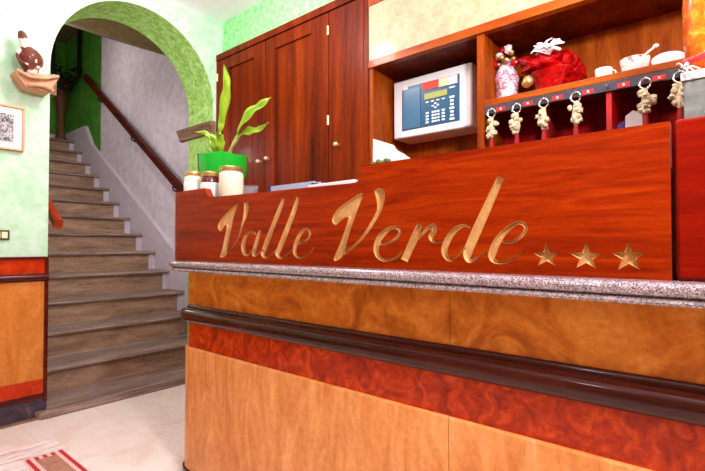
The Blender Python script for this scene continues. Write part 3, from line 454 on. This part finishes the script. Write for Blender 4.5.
V, E_, F_, ov, oe, of = delaunay_2d_cdt(verts, [], faces, 1, 1e-6)
DEP = .0085
own = []
for f, o in zip(F_, of):
    names = {owner[i] for i in o}-{'board'}
    own.append(sorted(names)[0] if names else 'board')
ecount = {}
for fi, f in enumerate(F_):
    for a, b in zip(f, f[1:]+f[:1]): ecount.setdefault(tuple(sorted((a,b))), []).append(fi)
# board mesh
bm = nb(); TH = .03
vf = {i: None for i in range(len(V))}
def gv(d, i, x):
    if d.get(i) is None: d[i] = bm.verts.new((x, V[i][0], V[i][1]))
    return d[i]
d0 = {}
for f, o in zip(F_, own):
    if o == 'board': bm.faces.new([gv(d0, i, XF) for i in f])
outline = [bm.verts.new((XF+TH, *p)) for p in out]; bm.faces.new(outline)
key = {(round(p[0],6), round(p[1],6)): i for i, p in enumerate(V)}
rim = [gv(d0, key.get((round(Vector(p)[0],6), round(Vector(p)[1],6)), min(range(len(V)), key=lambda j: (V[j]-Vector(p)).length)), XF) for p in out]
n = len(out)
for i in range(n): bm.faces.new((rim[i], rim[(i+1)%n], outline[(i+1)%n], outline[i]))
sweep(bm, [(-TH,Z0),(0,Z0),(0,Z1),(-TH,Z1)], XF, YB, YE, RC, 1.60, seg=14)
o = obj('panel', bm, M['board'], sign, smooth=35)
for name in LETTERS:
    fs = [f for f, ow in zip(F_, own) if ow == name]
    bm = nb(); lo_, hi_ = {}, {}; cnt = {}
    for f in fs:
        for a, b in zip(f, f[1:]+f[:1]): cnt[tuple(sorted((a,b)))] = cnt.get(tuple(sorted((a,b))), 0)+1
    # sloping walls: the floor of the cut is a little narrower than its mouth
    bnd = []
    for f in fs:
        for a, b in zip(f, f[1:]+f[:1]):
            if cnt[tuple(sorted((a,b)))] == 1: bnd.append((a, b))
    acc = {}
    for a, b in bnd:
        d = (V[b]-V[a]); 
        if d.length < 1e-7: continue
        nn = Vector((-d.y, d.x)).normalized()      # faces are CCW: inside is on the left
        acc.setdefault(a, []).append(nn); acc.setdefault(b, []).append(nn)
    off = {}
    for i, ns in acc.items():
        nn = sum(ns, Vector((0,0)))
        if nn.length < 1e-6: continue
        nn.normalize(); w = .02
        for a, b in bnd:
            if i in (a, b): continue
            e = V[b]-V[a]; den = nn.x*e.y-nn.y*e.x
            if abs(den) < 1e-12: continue
            q_ = V[a]-V[i]; t_ = (q_.x*e.y-q_.y*e.x)/den; u_ = (q_.x*nn.y-q_.y*nn.x)/den
            if t_ > 1e-6 and 0 <= u_ <= 1: w = min(w, t_)
        off[i] = nn*min(.0038, w*.33)
    for i in {j for f in fs for j in f}:
        p_ = V[i]+off.get(i, Vector((0,0))); lo_[i] = bm.verts.new((XF+DEP, p_.x, p_.y))
    for f in fs: bm.faces.new([lo_[i] for i in f])
    for (a, b), c in cnt.items():
        if c == 1: bm.faces.new((gv(lo_, a, XF+DEP), gv(lo_, b, XF+DEP), gv(hi_, b, XF+.0001), gv(hi_, a, XF+.0001)))
    o = obj('carved_star' if name[0] == '*' else 'carved_letter', bm, M['gold'], sign)
    if name[0] != '*': o['label'] = 'pale carved letter '+name[0]
    else: o['label'] = 'pale carved five-pointed star'
t = thing('counter_front_board', 'plain dark red board right of the carved sign on the granite ledge', 'board', (1.13,-.3,.978))
bm = nb(); box(bm, XF-.001, XF+TH, YR, .0905, Z0, 1.304); obj('panel', bm, M['board2'], t, bevel=.008, smooth=30)

obj('gap_shade_strip', bx(XF+TH,XF+TH+.012,.06,.13,1.0,1.21), M['dadodark'], ctr)  # dark strip added behind the board gap to stand for its shade
# ---------------------------------------------------------------- tall cupboard
XC = 2.13
cab = thing('cupboard', 'tall built-in mahogany cupboard with three doors behind the plant', 'cupboard', (2.3,2.45,0))
bm = nb()
box(bm, XC+.02, 2.5, 1.66, 3.248, 0, 2.585)
box(bm, XC-.004, XC+.02, 3.225, 3.248, 0, 2.56); box(bm, XC-.004, XC+.02, 1.66, 1.695, 0, 2.56); box(bm, XC-.008, XC+.02, 1.66, 3.248, 2.56, 2.61); box(bm, XC, XC+.02, 1.695, 3.225, 0, .10)
obj('frame', bm, M['cab'], cab, bevel=.003)
def pdoor(y0, y1, ia, ib, knob, hinges, hy):
    bm = nb(); z0, z1 = .11, 2.553
    for a in ((y0,ia,z0,z1),(ib,y1,z0,z1),(ia,ib,2.465,z1),(ia,ib,z0,.25)): box(bm, XC-.002, XC+.02, *a)
    box(bm, XC+.012, XC+.02, ia, ib, .25, 2.465)
    # bevelled bead round the sunk field
    for (a,b,c,d) in ((ia,ia+.014,.25,2.465),(ib-.014,ib,.25,2.465)): box(bm, XC+.003, XC+.014, a,b,c,d)
    d = obj('door', bm, M['cab'], cab, bevel=.003)
    bm = nb(); blob(bm, (XC-.030,knob[0],knob[1]), (.014,.018,.015), 2); tube(bm, [(XC-.002,knob[0],knob[1]),(XC-.03,knob[0],knob[1])], .008, 10); obj('knob', bm, M['brass'], d, smooth=70)
    for hz in hinges:
        bm = nb(); tube(bm, [(XC-.008,hy,hz-.03),(XC-.008,hy,hz+.03)], .008, 10); obj('hinge', bm, M['brass'], d, smooth=60)
pdoor(2.626, 3.222, 2.755, 3.087, (2.669,1.663), (2.42,.4), 3.226)
pdoor(1.990, 2.620, 2.139, 2.520, (2.578,1.674), (2.43,1.85,.4), 1.986)
bm = nb(); box(bm, XC-.002, XC+.02, 1.698, 1.983, .11, 2.553); d = obj('door', bm, M['cab'], cab, bevel=.003)
bm = nb(); blob(bm, (XC-.030,1.90,1.68), (.014,.018,.015), 2); tube(bm, [(XC-.002,1.90,1.68),(XC-.03,1.90,1.68)], .008, 10); obj('knob', bm, M['brass'], d, smooth=70)

# ---------------------------------------------------------------- shelf unit
sh = thing('shelf_unit', 'open mahogany wall shelf unit with pale burl fascia behind the counter', 'shelves', (2.3,.7,0))
YS0, YS1 = -.75, 1.655
obj('fascia', bx(XC-.005,XC+.03,YS0,YS1,2.145,2.475), M['burl_fascia'], sh)
obj('fascia_edge', bx(XC-.012,XC+.03,YS0,YS1,2.100,2.145), M['shelfedge'], sh, bevel=.002)
obj('fascia_cap', bx(XC-.012,XC+.03,YS0,YS1,2.475,2.61), M['shelfedge'], sh)
obj('top_board', bx(XC+.03,2.5,YS0,YS1,2.100,2.16), M['cab'], sh)
obj('back_panel', bx(2.485,2.5,YS0,YS1,1.0,2.10), M['shelfwood'], sh)
obj('side_panel', bx(XC,2.485,1.63,1.655,1.0,2.10), M['shelfwood'], sh)
obj('side_panel', bx(XC,2.485,YS0,YS0+.025,1.0,2.10), M['shelfwood'], sh)
obj('divider', bx(XC,2.485,.936,.975,1.0,2.10), M['shelfwood'], sh, bevel=.002)
obj('shelf', bx(XC,2.485,YS0+.025,.936,1.732,1.763), M['shelfedge'], sh, bevel=.003)
ks = obj('key_strip', bx(XC-.004,XC+.012,YS0+.03,.934,1.690,1.730), M['grey'], sh, bevel=.002)
obj('pigeonhole_back', bx(2.36,2.372,YS0+.025,.936,1.24,1.731), M['pigeon'], sh)
obj('pigeonhole_floor', bx(XC+.01,2.36,YS0+.025,.936,1.22,1.24), M['pigeon'], sh)
for y in (.385, .66, .11, -.17, -.45): obj('pigeonhole_divider', bx(XC+.012 if y == .385 else XC+.10,2.36,y,y+.02,1.24,1.731), M['pigeon2'] if y == .385 else M['pigeon'], sh)
obj('base_cabinet', bx(XC,2.5,YS0,1.655,.0,1.0), M['cab'], sh, bevel=.003)
for i in range(4):
    y0 = YS0+.02+i*.597; d = obj('base_door', bx(XC-.02,XC,y0,y0+.585,.1,.97), M['cab'], sh, bevel=.004)
    bm = nb(); blob(bm, (XC-.035,y0+.08,.75), (.015,.015,.015), 2); tube(bm, [(XC-.02,y0+.08,.75),(XC-.035,y0+.08,.75)], .007, 8); obj('knob', bm, M['brass'], d, smooth=70)
# number plates and hooks
for i, y in enumerate((.852,.724,.594,.470,.338,.217,.09)):
    p = obj('number_plate', bx(XC-.007,XC-.004,y-.022,y+.022,1.695,1.714), M['key_red'], ks)
    obj('plate_mark', bx(XC-.0078,XC-.007,y-.005,y+.004,1.700,1.710), M['pale'], p)
HK = (.886,.765,.644,.512,.393,.260,.150)
for y in HK:
    bm = nb(); tube(bm, spline([(XC-.004,y,1.708),(XC-.022,y,1.704),(XC-.030,y,1.700),(XC-.033,y,1.712)],4), .004, 8); obj('hook', bm, M['steel'], ks, smooth=60)
def room_key(y, label, seed):
    x = XC-.034; t = thing('room_key', label, 'key', (x,y,1.60), 'keys hanging under the shelf')
    bm = nb(); cz = 1.683
    pts = [(x+.003*math.sin(a*2), y+.019*math.sin(a), cz+.021*math.cos(a)) for a in [2*PI*k/20 for k in range(21)]]
    tube(bm, pts, .0042, 8, cap=False); obj('ring', bm, M['steel'], t, smooth=60)
    bm = nb(); rnd = random.Random(seed)
    tube(bm, [(x,y,1.664),(x,y,1.64),(x,y,1.60),(x,y,1.566)], [.008,.011,.017,.008], 10)
    for k in range(11):
        a = rnd.uniform(0,2*PI); z = 1.650-.0075*k+rnd.uniform(-.004,.004); w = (.010+.010*math.sin(PI*k/10))*rnd.uniform(.6,1.1)
        q = (x+math.cos(a)*w*.8, y+math.sin(a)*w*1.25, z)
        blob(bm, q, (.013,rnd.uniform(.011,.016),rnd.uniform(.010,.015)), 2, .3, k+seed)
    obj('fob', bm, M['fob'], t, smooth=50)
    bm = nb(); tube(bm, [(x,y,1.57),(x,y,1.555),(x,y,1.50)], [.006,.009,.013], 10); obj('tassel', bm, M['tassel'], t, smooth=50)
KL = ['room key with knotted cream fob hanging leftmost, beside the shelf divider', 'room key with cream fob second from the divider under the silver-wrapped bag',
 'room key with wide cream fob hanging under the left half of red basket', 'room key with cream fob hanging under right half of red basket',
 'room key with cream fob hanging under the flowered sugar bowl', 'room key with cream fob rightmost, half hidden by grey gift box']
for i, (y, l) in enumerate(zip(HK[:4]+HK[5:], KL)): room_key(y, l, i*3+1)
# papers in the pigeonholes
bm = nb()
pts = [(.30,1.565),(.345,1.60),(.315,1.618),(.285,1.585)]
prism(bm, [(.275,1.245),(.35,1.245),(.345,1.592),(.318,1.612),(.285,1.598)], 'X', 2.20, 2.206)
tag(obj('paper_slip', bm, M['paper'], loc=(2.2,.31,1.245)), 'white folded paper slip standing in the pigeonhole right of red divider', 'paper')
bm = nb(); prism(bm, [(.30,1.245),(.375,1.245),(.378,1.565),(.35,1.58),(.31,1.57)], 'X', 2.215, 2.225)
tag(obj('notebook', bm, M['purple'], loc=(2.22,.34,1.245)), 'purple notebook standing behind white paper slip in the pigeonhole', 'notebook')

# ---------------------------------------------------------------- alarm panel
al = thing('alarm_panel', 'white wall-mounted alarm control box with blue keypad face and red label', 'control panel', (2.4,1.34,1.69))
bm = nb(); box(bm, 2.30, 2.484, 1.083, 1.60, 1.697, 2.05); obj('housing', bm, M['white'], al, bevel=.010, smooth=30)
bm = nb(); prism(bm, [(1.534,1.987),(1.492,1.987),(1.492,2.002),(1.155,2.000),(1.155,1.74),(1.534,1.74)], 'X', 2.296, 2.3); fp = obj('face_plate', bm, M['blue'], al)
obj('door', bx(2.292,2.296,1.404,1.530,1.744,1.983), M['blue2'], fp, bevel=.001)
obj('red_label', bx(2.293,2.296,1.281,1.390,1.953,1.999), M['redlabel'], fp)
obj('cream_label', bx(2.293,2.296,1.224,1.281,1.952,1.998), M['cream'], fp)
obj('white_label', bx(2.293,2.296,1.166,1.224,1.951,1.997), M['white'], fp)
obj('display', bx(2.292,2.296,1.228,1.376,1.896,1.932), M['lcd'], fp, bevel=.001)
obj('badge', bx(2.294,2.296,1.180,1.216,1.930,1.938), M['white'], fp)
def btn(y, z, w, h): obj('button', bx(2.291,2.296,y-w/2,y+w/2,z-h/2,z+h/2), M['white'], fp, bevel=.0015)
for y in (1.358,1.323,1.287,1.253): btn(y, 1.880, .018, .008)
for dy, dz in ((0,.012),(0,-.012),(.017,0),(-.017,0)): btn(1.304+dy, 1.852+dz, .014, .009)
for r in range(4):
    for y in (1.358,1.321,1.303,1.284,1.253):
        if (y in (1.321,1.303,1.284)) or r < 4: btn(y, 1.816-.0182*r, .013 if y in (1.321,1.303,1.284) else .019, .011)
for r in range(7): btn(1.199, 1.878-.0205*r, .022 if r % 3 else .030, .012)
bm = nb(); tube(bm, spline([(2.40,1.39,2.050),(2.38,1.385,2.07),(2.42,1.40,2.09),(2.44,1.395,2.10)],5), .004, 8); obj('cable', bm, M['white'], al, smooth=60)
M['darkleaf'] = mottle('dark_leaf', [(.3,(50,60,30)),(.7,(110,130,70))], 40, .6)
# ---------------------------------------------------------------- things on the shelf
ZS = 1.763
t = thing('candy_bag', 'silver and pink wrapped sweet bag tied with gold bow on the shelf', 'gift bag', (2.28,.885,ZS))
bm = nb()
g = [(.055,0),(.058,.02),(.052,.08),(.058,.13),(.046,.18),(.022,.205),(.018,.212),(.030,.225)]
lathe(bm, g, (2.28,.882,ZS), 18)
for v in bm.verts: v.co.x += .008*math.sin(v.co.z*90+v.co.y*60); v.co.y += .007*math.sin(v.co.z*70+v.co.x*90)
obj('wrapper', bm, M['silverfoil'], t, smooth=60)
bm = nb()
for k in range(9):
    a = k*2*PI/9; c = (2.265+.028*math.cos(a), .882+.04*math.sin(a), ZS+.235+.018*math.sin(k*2.3)); blob(bm, c, (.014,.018,.016), 1, .2, k)
obj('bow', bm, M['goldlid'], t, smooth=50)
for c_, r_, m_ in (((2.25,.945,.215),(.02,.028,.02),'redribbon'),((2.26,.83,.20),(.018,.022,.02),'redribbon'),((2.255,.895,.28),(.014,.016,.018),'redribbon'),((2.25,.86,.275),(.015,.02,.026),'whiteribbon'),((2.24,.905,.25),(.014,.018,.015),'whiteribbon')):
    bm = nb(); blob(bm, (c_[0],c_[1],ZS+c_[2]), r_, 2, .25, int(c_[1]*99)); obj('ribbon_loop', bm, M[m_], t, smooth=50)

t = thing('gift_basket', 'red foil wrapped gift basket with a white ribbon bow on the shelf', 'gift basket', (2.29,.67,ZS))
bm = nb(); lathe(bm, [(.065,0),(.075,.03),(.085,.09),(.10,.115),(.06,.12)], (2.29,.665,ZS), 20); obj('basket', bm, M['redfoil'], t, smooth=50)
def crumple(c, r, seed, n=70, amp=.22):
    bm = nb(); g = bmesh.ops.create_icosphere(bm, subdivisions=3, radius=1); rnd = random.Random(seed)
    ds = [(Vector((rnd.gauss(0,1),rnd.gauss(0,1),rnd.gauss(0,1))).normalized(), rnd.uniform(-amp,amp)) for _ in range(n)]
    for v in g['verts']:
        d = v.co.normalized(); k = 1+sum(a for u, a in ds if u.dot(d) > .93)
        v.co = Vector((c[0]+d.x*r[0]*k, c[1]+d.y*r[1]*k, c[2]+d.z*r[2]*k))
    return bm
bm = crumple((2.29,.690,ZS+.155), (.09,.115,.065), 4, 70, .22); obj('wrapping', bm, M['redfoil'], t)
bm = crumple((2.31,.590,ZS+.125), (.075,.075,.068), 9, 60, .22); obj('wrapping', bm, M['redfoil'], t)
bm = nb(); blob(bm, (2.215,.755,ZS+.075), (.02,.028,.03), 2, .2, 2); obj('gold_trim', bm, M['goldlid'], t, smooth=50)
bm = nb(); rnd = random.Random(3)
for k in range(26):
    a = rnd.uniform(0,2*PI); L = rnd.uniform(.04,.085); c0 = Vector((2.215,.655,ZS+.185))
    e = c0 + Vector((rnd.uniform(-.03,.01), math.cos(a)*L, abs(math.sin(a))*L*.95-.005))
    tube(bm, spline([c0, (c0+e)/2+Vector((-.02,rnd.uniform(-.015,.015),.012)), e],4), [.008]*8+[.005], 6, flat=.5)
obj('ribbon_bow', bm, M['whiteribbon'], t, smooth=50)

def cup(name, label, cat, y, x, prof, m, saucer=None, extra=None):
    t = thing(name, label, cat, (x,y,ZS))
    bm = nb(); lathe(bm, prof, (x,y,ZS), 24); obj('body', bm, m, t, smooth=50)
    if saucer:
        bm = nb(); lathe(bm, saucer, (x,y,ZS), 24); obj('saucer', bm, M['porcelain'], t, smooth=50)
    return t
t = cup('tea_cup', 'small white cup on a saucer, leftmost of the crockery on shelf', 'cup', .432, 2.24, [(.018,.006),(.021,.008),(.033,.028),(.036,.062),(.033,.062),(.029,.03),(.0,.014)], M['porcelain'], [(.025,0),(.055,.008),(.054,.010),(.02,.006)])
bm = nb(); tube(bm, [(2.24+.0, .432-.034-.013*math.sin(a), ZS+.038+.013*math.cos(a)) for a in [PI*k/8 for k in range(9)]], .003, 6); obj('handle', bm, M['porcelain'], t, smooth=60)
t = cup('sugar_bowl', 'white bowl with pink flowers and a spoon in it on shelf', 'bowl', .315, 2.25, [(.028,0),(.032,.004),(.048,.03),(.056,.07),(.058,.078),(.054,.078),(.045,.04),(0,.03)], M['flower'])
bm = nb(); tube(bm, spline([(2.25,.318,ZS+.05),(2.245,.28,ZS+.085),(2.24,.245,ZS+.108)],4), .0045, 8); blob(bm, (2.238,.238,ZS+.112), (.009,.012,.008), 2); obj('spoon', bm, M['porcelain'], t, smooth=60)
cup('salad_bowl', 'plain white rounded bowl beside the flowered sugar bowl on shelf', 'bowl', .200, 2.27, [(.032,0),(.040,.004),(.056,.025),(.062,.05),(.060,.062),(.045,.072),(.0,.076)], M['porcelain'])

# ---------------------------------------------------------------- things on the counter top
ZW = 1.21
def jar(x, y, r, ztop, label, body, labelm=None, lid='goldlid'):
    t = thing('candle_jar', label, 'jar', (x,y,ZW), 'jars on the counter end'); h = ztop-ZW
    bm = nb(); lathe(bm, [(r*.9,0),(r,.008),(r,h-.045),(r*.97,h-.03),(r*.84,h-.022),(r*.84,h-.012)], (x,y,ZW), 28); obj('body', bm, body, t, smooth=50)
    if labelm: 
        bm = nb(); lathe(bm, [(r+.0006,h*.30),(r+.0015,h*.31),(r+.0015,h-.052),(r+.0006,h-.05)], (x,y,ZW), 28); obj('paper_label', bm, labelm, t, smooth=50)
    bm = nb(); lathe(bm, [(r*.93,h-.020),(r*.96,h-.017),(r*.96,h-.002),(r*.92,h)], (x,y,ZW), 28); obj('lid', bm, M[lid], t, smooth=40)
jar(1.245,1.775,.056,1.408,'largest cream candle jar with gold lid, nearest on the counter end', M['wax'])
jar(1.213,1.895,.044,1.392,'dark red jam jar with white label between two cream jars', M['jam'], M['label'])
jar(1.197,2.020,.042,1.406,'small cream jar with gold lid at the far counter end', M['wax'], M['label'])
t = thing('glass_tumbler', 'small clear glass tumbler right of the largest candle jar', 'glass', (1.30,1.70,ZW))
bm = nb(); lathe(bm, [(.022,0),(.024,.003),(.034,.115),(.032,.115),(.022,.006),(0,.005)], (1.315,1.722,ZW), 24); obj('tumbler', bm, M['glass'], t, smooth=50)

pl = thing('potted_plant', 'young green leafy plant in a bright green glass bowl on counter end', 'plant', (1.395,2.01,ZW))
cx, cy = 1.40, 2.08
bm = nb(); PZ = 1.21
prof = [(.05,0),(.055,.01),(.05,.06),(.055,.14),(.085,.160),(.110,.175),(.120,.195),(.124,.245),(.126,.295),(.121,.297),(.117,.25),(.107,.21),(0,.205)]
lathe(bm, prof, (1.365,2.02,PZ), 36)
for v in bm.verts:
    a = math.atan2(v.co.y-2.02, v.co.x-1.365)
    if v.co.z > PZ+.25: v.co.z += .004*math.sin(a*5)
PB = Vector((1.365,2.02,PZ))
obj('bowl', bm, M['potgreen'], pl, smooth=50)
bm = nb(); lathe(bm, [(.10,.26),(.114,.265),(.112,.27),(.05,.278),(0,.28)], tuple(PB), 24); obj('soil', bm, M['soil'], pl, smooth=50)
def leaf(stem, tip, width, bend, side):
    """stem: points to the blade's foot; tip: blade points; side: blade's width direction"""
    bm = nb(); tube(bm, spline(stem, 5), [.0065]*(5*(len(stem)-1))+[.004], 8); s = obj('stem', bm, M['stem'], pl, smooth=60)
    bm = nb(); P = spline([stem[-1]]+tip, 6); n = len(P); rows = []; sd = Vector(side).normalized()
    for i, p in enumerate(P):
        f = i/(n-1); w = width*(math.sin(PI*min(1,f**.75*1.0))**.8 if 0 < f < 1 else 0)+.0006
        w *= 1+.10*math.sin(f*19)
        t_ = (P[min(i+1,n-1)]-P[max(i-1,0)]).normalized(); nn = t_.cross(sd).normalized()
        rows.append([bm.verts.new(p+sd*w*u+nn*(abs(u)**1.5*w*bend)+nn*.004*math.sin(f*16+u*2)) for u in (-1,-.5,0,.5,1)])
    for a, b in zip(rows, rows[1:]):
        for k in range(4): bm.faces.new((a[k],a[k+1],b[k+1],b[k]))
    o = obj('leaf', bm, M['leaf'], s, smooth=80)
    m = o.modifiers.new('thick', 'SOLIDIFY'); m.thickness = .0015
# side directions roughly across the line of sight (sin40, -cos40)
S = (.643,-.766,0)
X = lambda y: 1.37
leaf([(1.37,2.05,1.47),(1.37,2.052,1.55),(1.37,2.055,1.64)], [(1.37,2.04,1.71),(1.37,2.015,1.80),(1.37,2.00,1.87),(1.37,2.005,1.93),(1.37,2.025,1.99)], .024, .25, (.643,-.766,.05))
leaf([(1.38,1.99,1.47),(1.37,1.95,1.55),(1.37,1.90,1.605)], [(1.37,1.85,1.655),(1.37,1.77,1.695),(1.37,1.70,1.715),(1.37,1.645,1.737)], .034, .35, (.3,.42,.85))
leaf([(1.36,2.0,1.47),(1.365,1.95,1.54),(1.37,1.90,1.58)], [(1.37,1.84,1.605),(1.37,1.78,1.60),(1.37,1.72,1.60),(1.37,1.66,1.622)], .022, .35, (.35,.2,.9))
leaf([(1.36,2.06,1.47),(1.36,2.10,1.55),(1.36,2.13,1.60)], [(1.36,2.15,1.635),(1.355,2.19,1.66),(1.35,2.26,1.67)], .013, .3, (.35,-.1,.9))
leaf([(1.36,2.03,1.47),(1.345,2.04,1.51)], [(1.34,2.04,1.55),(1.335,2.05,1.60),(1.33,2.08,1.635)], .028, .3, S)
leaf([(1.35,2.01,1.47),(1.335,2.0,1.50)], [(1.325,1.99,1.55),(1.32,1.98,1.59),(1.30,1.96,1.605)], .024, .3, (.5,-.766,.2))
leaf([(1.37,2.07,1.47),(1.38,2.085,1.54)], [(1.38,2.09,1.59),(1.375,2.075,1.64),(1.37,2.05,1.66)], .014, .3, S)

t = thing('desk_organiser', 'navy blue desk organiser holding pale papers behind the lowered board', 'organiser', (1.5,1.65,ZW))
bm = nb()
def q(x0,x1,y0,y1,z0,z1): box(bm, x0,x1,y0,y1,z0,z1)
q(1.44,1.56,1.45,1.755,ZW,ZW+.01); q(1.44,1.446,1.45,1.755,ZW+.01,1.29); q(1.55,1.56,1.45,1.755,ZW+.01,1.345); q(1.446,1.55,1.749,1.755,ZW+.01,1.345); q(1.446,1.55,1.45,1.456,ZW+.01,1.33)
obj('tray', bm, M['navy'], t)
bm = nb()
for i in range(8): box(bm, 1.452+.012*i, 1.456+.012*i, 1.462, 1.744, ZW+.011, 1.338+.002*(i%3))
obj('papers', bm, M['bluepaper'], t)
bm = nb(); prism(bm, [(1.17,.975),(1.30,.99),(1.31,1.20),(1.18,1.205)], 'Z', ZW, 1.271)
tag(obj('paper_stack', bm, M['paper'], loc=(1.24,1.1,ZW), bevel=.002), 'stack of white paper behind the lowered part of carved board', 'paper')
t = thing('napkin_holder', 'white folded paper napkin in dark green holder left of the alarm box', 'napkin holder', (1.42,1.02,ZW))
bm = nb()
prism(bm, [(.94,ZW+.01),(1.075,ZW+.01),(1.07,1.463),(.975,1.425),(.962,1.405),(.90,1.365)], 'X', 1.40, 1.404)
prism(bm, [(.95,ZW+.01),(1.07,ZW+.01),(1.055,1.45),(.93,1.385)], 'X', 1.41, 1.414)
obj('napkin', bm, M['paper'], t)
bm = nb(); box(bm, 1.36,1.46,.93,1.085,ZW,ZW+.01); box(bm, 1.375,1.395,.97,1.07,ZW+.01,1.36); obj('holder', bm, M['soil'], t, bevel=.004)
bm = nb()
for k in range(7): blob(bm, (1.383,.985+.012*k,1.363+.004*math.sin(k*2)), (.010,.010,.010), 1, .2, k)
obj('sprig', bm, M['darkleaf'], t, smooth=50)
# grey gift box with a white lid and the cellophane parcel on it
t = thing('gift_box', 'grey marbled card box with white lid behind the right-hand board', 'box', (1.42,-.03,ZW))
obj('carton', bx(1.35,1.56,-.20,.0895,ZW,1.445), M['slate'], t, bevel=.003)
obj('lid', bx(1.345,1.565,-.205,.0945,1.445,1.466), M['paper'], t, bevel=.003)
t = thing('cellophane_parcel', 'glossy orange cellophane parcel with red ribbon on top of the grey box', 'gift', (1.44,-.03,1.466))
bm = nb(); N = 14
import itertools
g = bmesh.ops.create_grid(bm, x_segments=2, y_segments=2, size=.001); bmesh.ops.delete(bm, geom=bm.verts[:], context='VERTS')
prof = [(.0,1.467),(.10,1.468),(.118,1.50),(.122,1.56),(.124,1.64),(.122,1.72),(.12,1.80),(.10,1.86),(.03,1.88),(.04,1.93),(.07,1.98)]
rings = []
for r, z in [(a,b) for a,b in prof]:
    rings.append([bm.verts.new((1.46+math.copysign(abs(math.cos(a))**.45,math.cos(a))*r*.82, -.04+math.copysign(abs(math.sin(a))**.45,math.sin(a))*r*1.08+.003*math.sin(a*9+z*40), z+.002*math.sin(a*5))) for a in [2*PI*k/40 for k in range(40)]])
for a, b in zip(rings, rings[1:]):
    for k in range(40): bm.faces.new((a[k],a[(k+1)%40],b[(k+1)%40],b[k]))
obj('wrapping', bm, M['cellophane'], t, smooth=60)
bm = nb(); tube(bm, spline([(1.352,.088,1.49),(1.345,.05,1.497),(1.34,.01,1.515),(1.345,-.05,1.50),(1.35,-.15,1.52)],6), [.012]*25, 8, flat=.6)
obj('red_ribbon', bm, M['redribbon'], t, smooth=60)
bm = nb(); rnd = random.Random(11)
for k in range(9):
    c0 = Vector((1.345,.088,1.474)); e = c0+Vector((rnd.uniform(-.01,0), rnd.uniform(-.04,.014), rnd.uniform(-.022,.012)))
    tube(bm, spline([c0,(c0+e)/2+Vector((-.006,0,.006)),e],3), .0014, 6)
obj('white_curls', bm, M['whiteribbon'], t, smooth=60)

# ---------------------------------------------------------------- added unseen lights
def lamp(name, loc, size, power, col=(1,.97,.93), sy=None, rot=(0,0,0), label=None):
    l = bpy.data.lights.new(name, 'AREA'); l.shape = 'RECTANGLE'; l.size = size; l.size_y = sy or size; l.energy = power; l.color = col
    o = bpy.data.objects.new(name, l); C.objects.link(o); o.location = loc; o.rotation_euler = rot; return o
def point_light(name, loc, power, r, parent=None, col=(1,.955,.98)):
    l = bpy.data.lights.new(name, 'POINT'); l.energy = power; l.shadow_soft_size = r; l.color = col
    o = bpy.data.objects.new(name, l); C.objects.link(o); o.location = loc
    if parent: o.parent = parent; o.location = Vector(loc)-parent.location
    return o
for x, y, z, p, l in [(.55,-.42,2.25,52,'unseen brass ceiling lamp added to light the right end of the carved counter'), (1.22,2.2,2.62,14.5,'unseen brass ceiling lamp added to light the walls past the counter end'), (-1.2,.9,2.40,7,'unseen brass ceiling lamp added as fill in the middle of the lobby')]:
    t = thing('added_ceiling_lamp', l, 'lamp', (x,y,H))  # out-of-view lamp added to light counter, walls and ceiling
    bm = nb(); lathe(bm, [(.05,-.02),(.06,0),(.0,0)], (x,y,H), 20); tube(bm, [(x,y,H-.01),(x,y,z+.14)], .008, 8); lathe(bm, [(.02,.09),(.035,.10),(.035,.14),(.01,.15)], (x,y,z), 16)
    obj('added_lamp_rod', bm, M['brass'], t, smooth=50)
    point_light('added_lamp_light', (x,y,z), p, .10, t)
point_light('shelf_fill_light', (1.72,.55,2.5), 5, .06)  # added fill without a fixture, brightens shelf and fascia
point_light('stair_fill_light', (1.65,5.6,3.2), 3, .08, None, (1,.92,.86))  # added fill without a fixture, inside the stairwell
point_light('stair_wall_fill_light', (1.02,4.35,2.1), 4, .08, None, (1,.95,.95))  # added fill hidden behind the left jamb, brightens the right stair wall
w = bpy.data.worlds.new('world'); bpy.context.scene.world = w; w.use_nodes = True
w.node_tree.nodes['Background'].inputs[0].default_value = (.9,.95,1,1); w.node_tree.nodes['Background'].inputs[1].default_value = .3

# ---------------------------------------------------------------- camera
cam = bpy.data.cameras.new('camera'); co = bpy.data.objects.new('camera', cam); C.objects.link(co)
cam.sensor_fit = 'HORIZONTAL'; cam.sensor_width = 36; cam.lens = 36*455/705
A = math.radians(40.0); P = math.atan(9.5/455)
co.location = (0,0,1.05); co.rotation_euler = (PI/2+P, 0, A-PI/2)
cam.clip_start = .01
cam.dof.use_dof = False
sc = bpy.context.scene; sc.camera = co
sc.view_settings.view_transform = 'Standard'; sc.view_settings.look = 'None'; sc.view_settings.gamma = 1; sc.view_settings.use_curve_mapping = False
sc.view_settings.exposure = 1.65
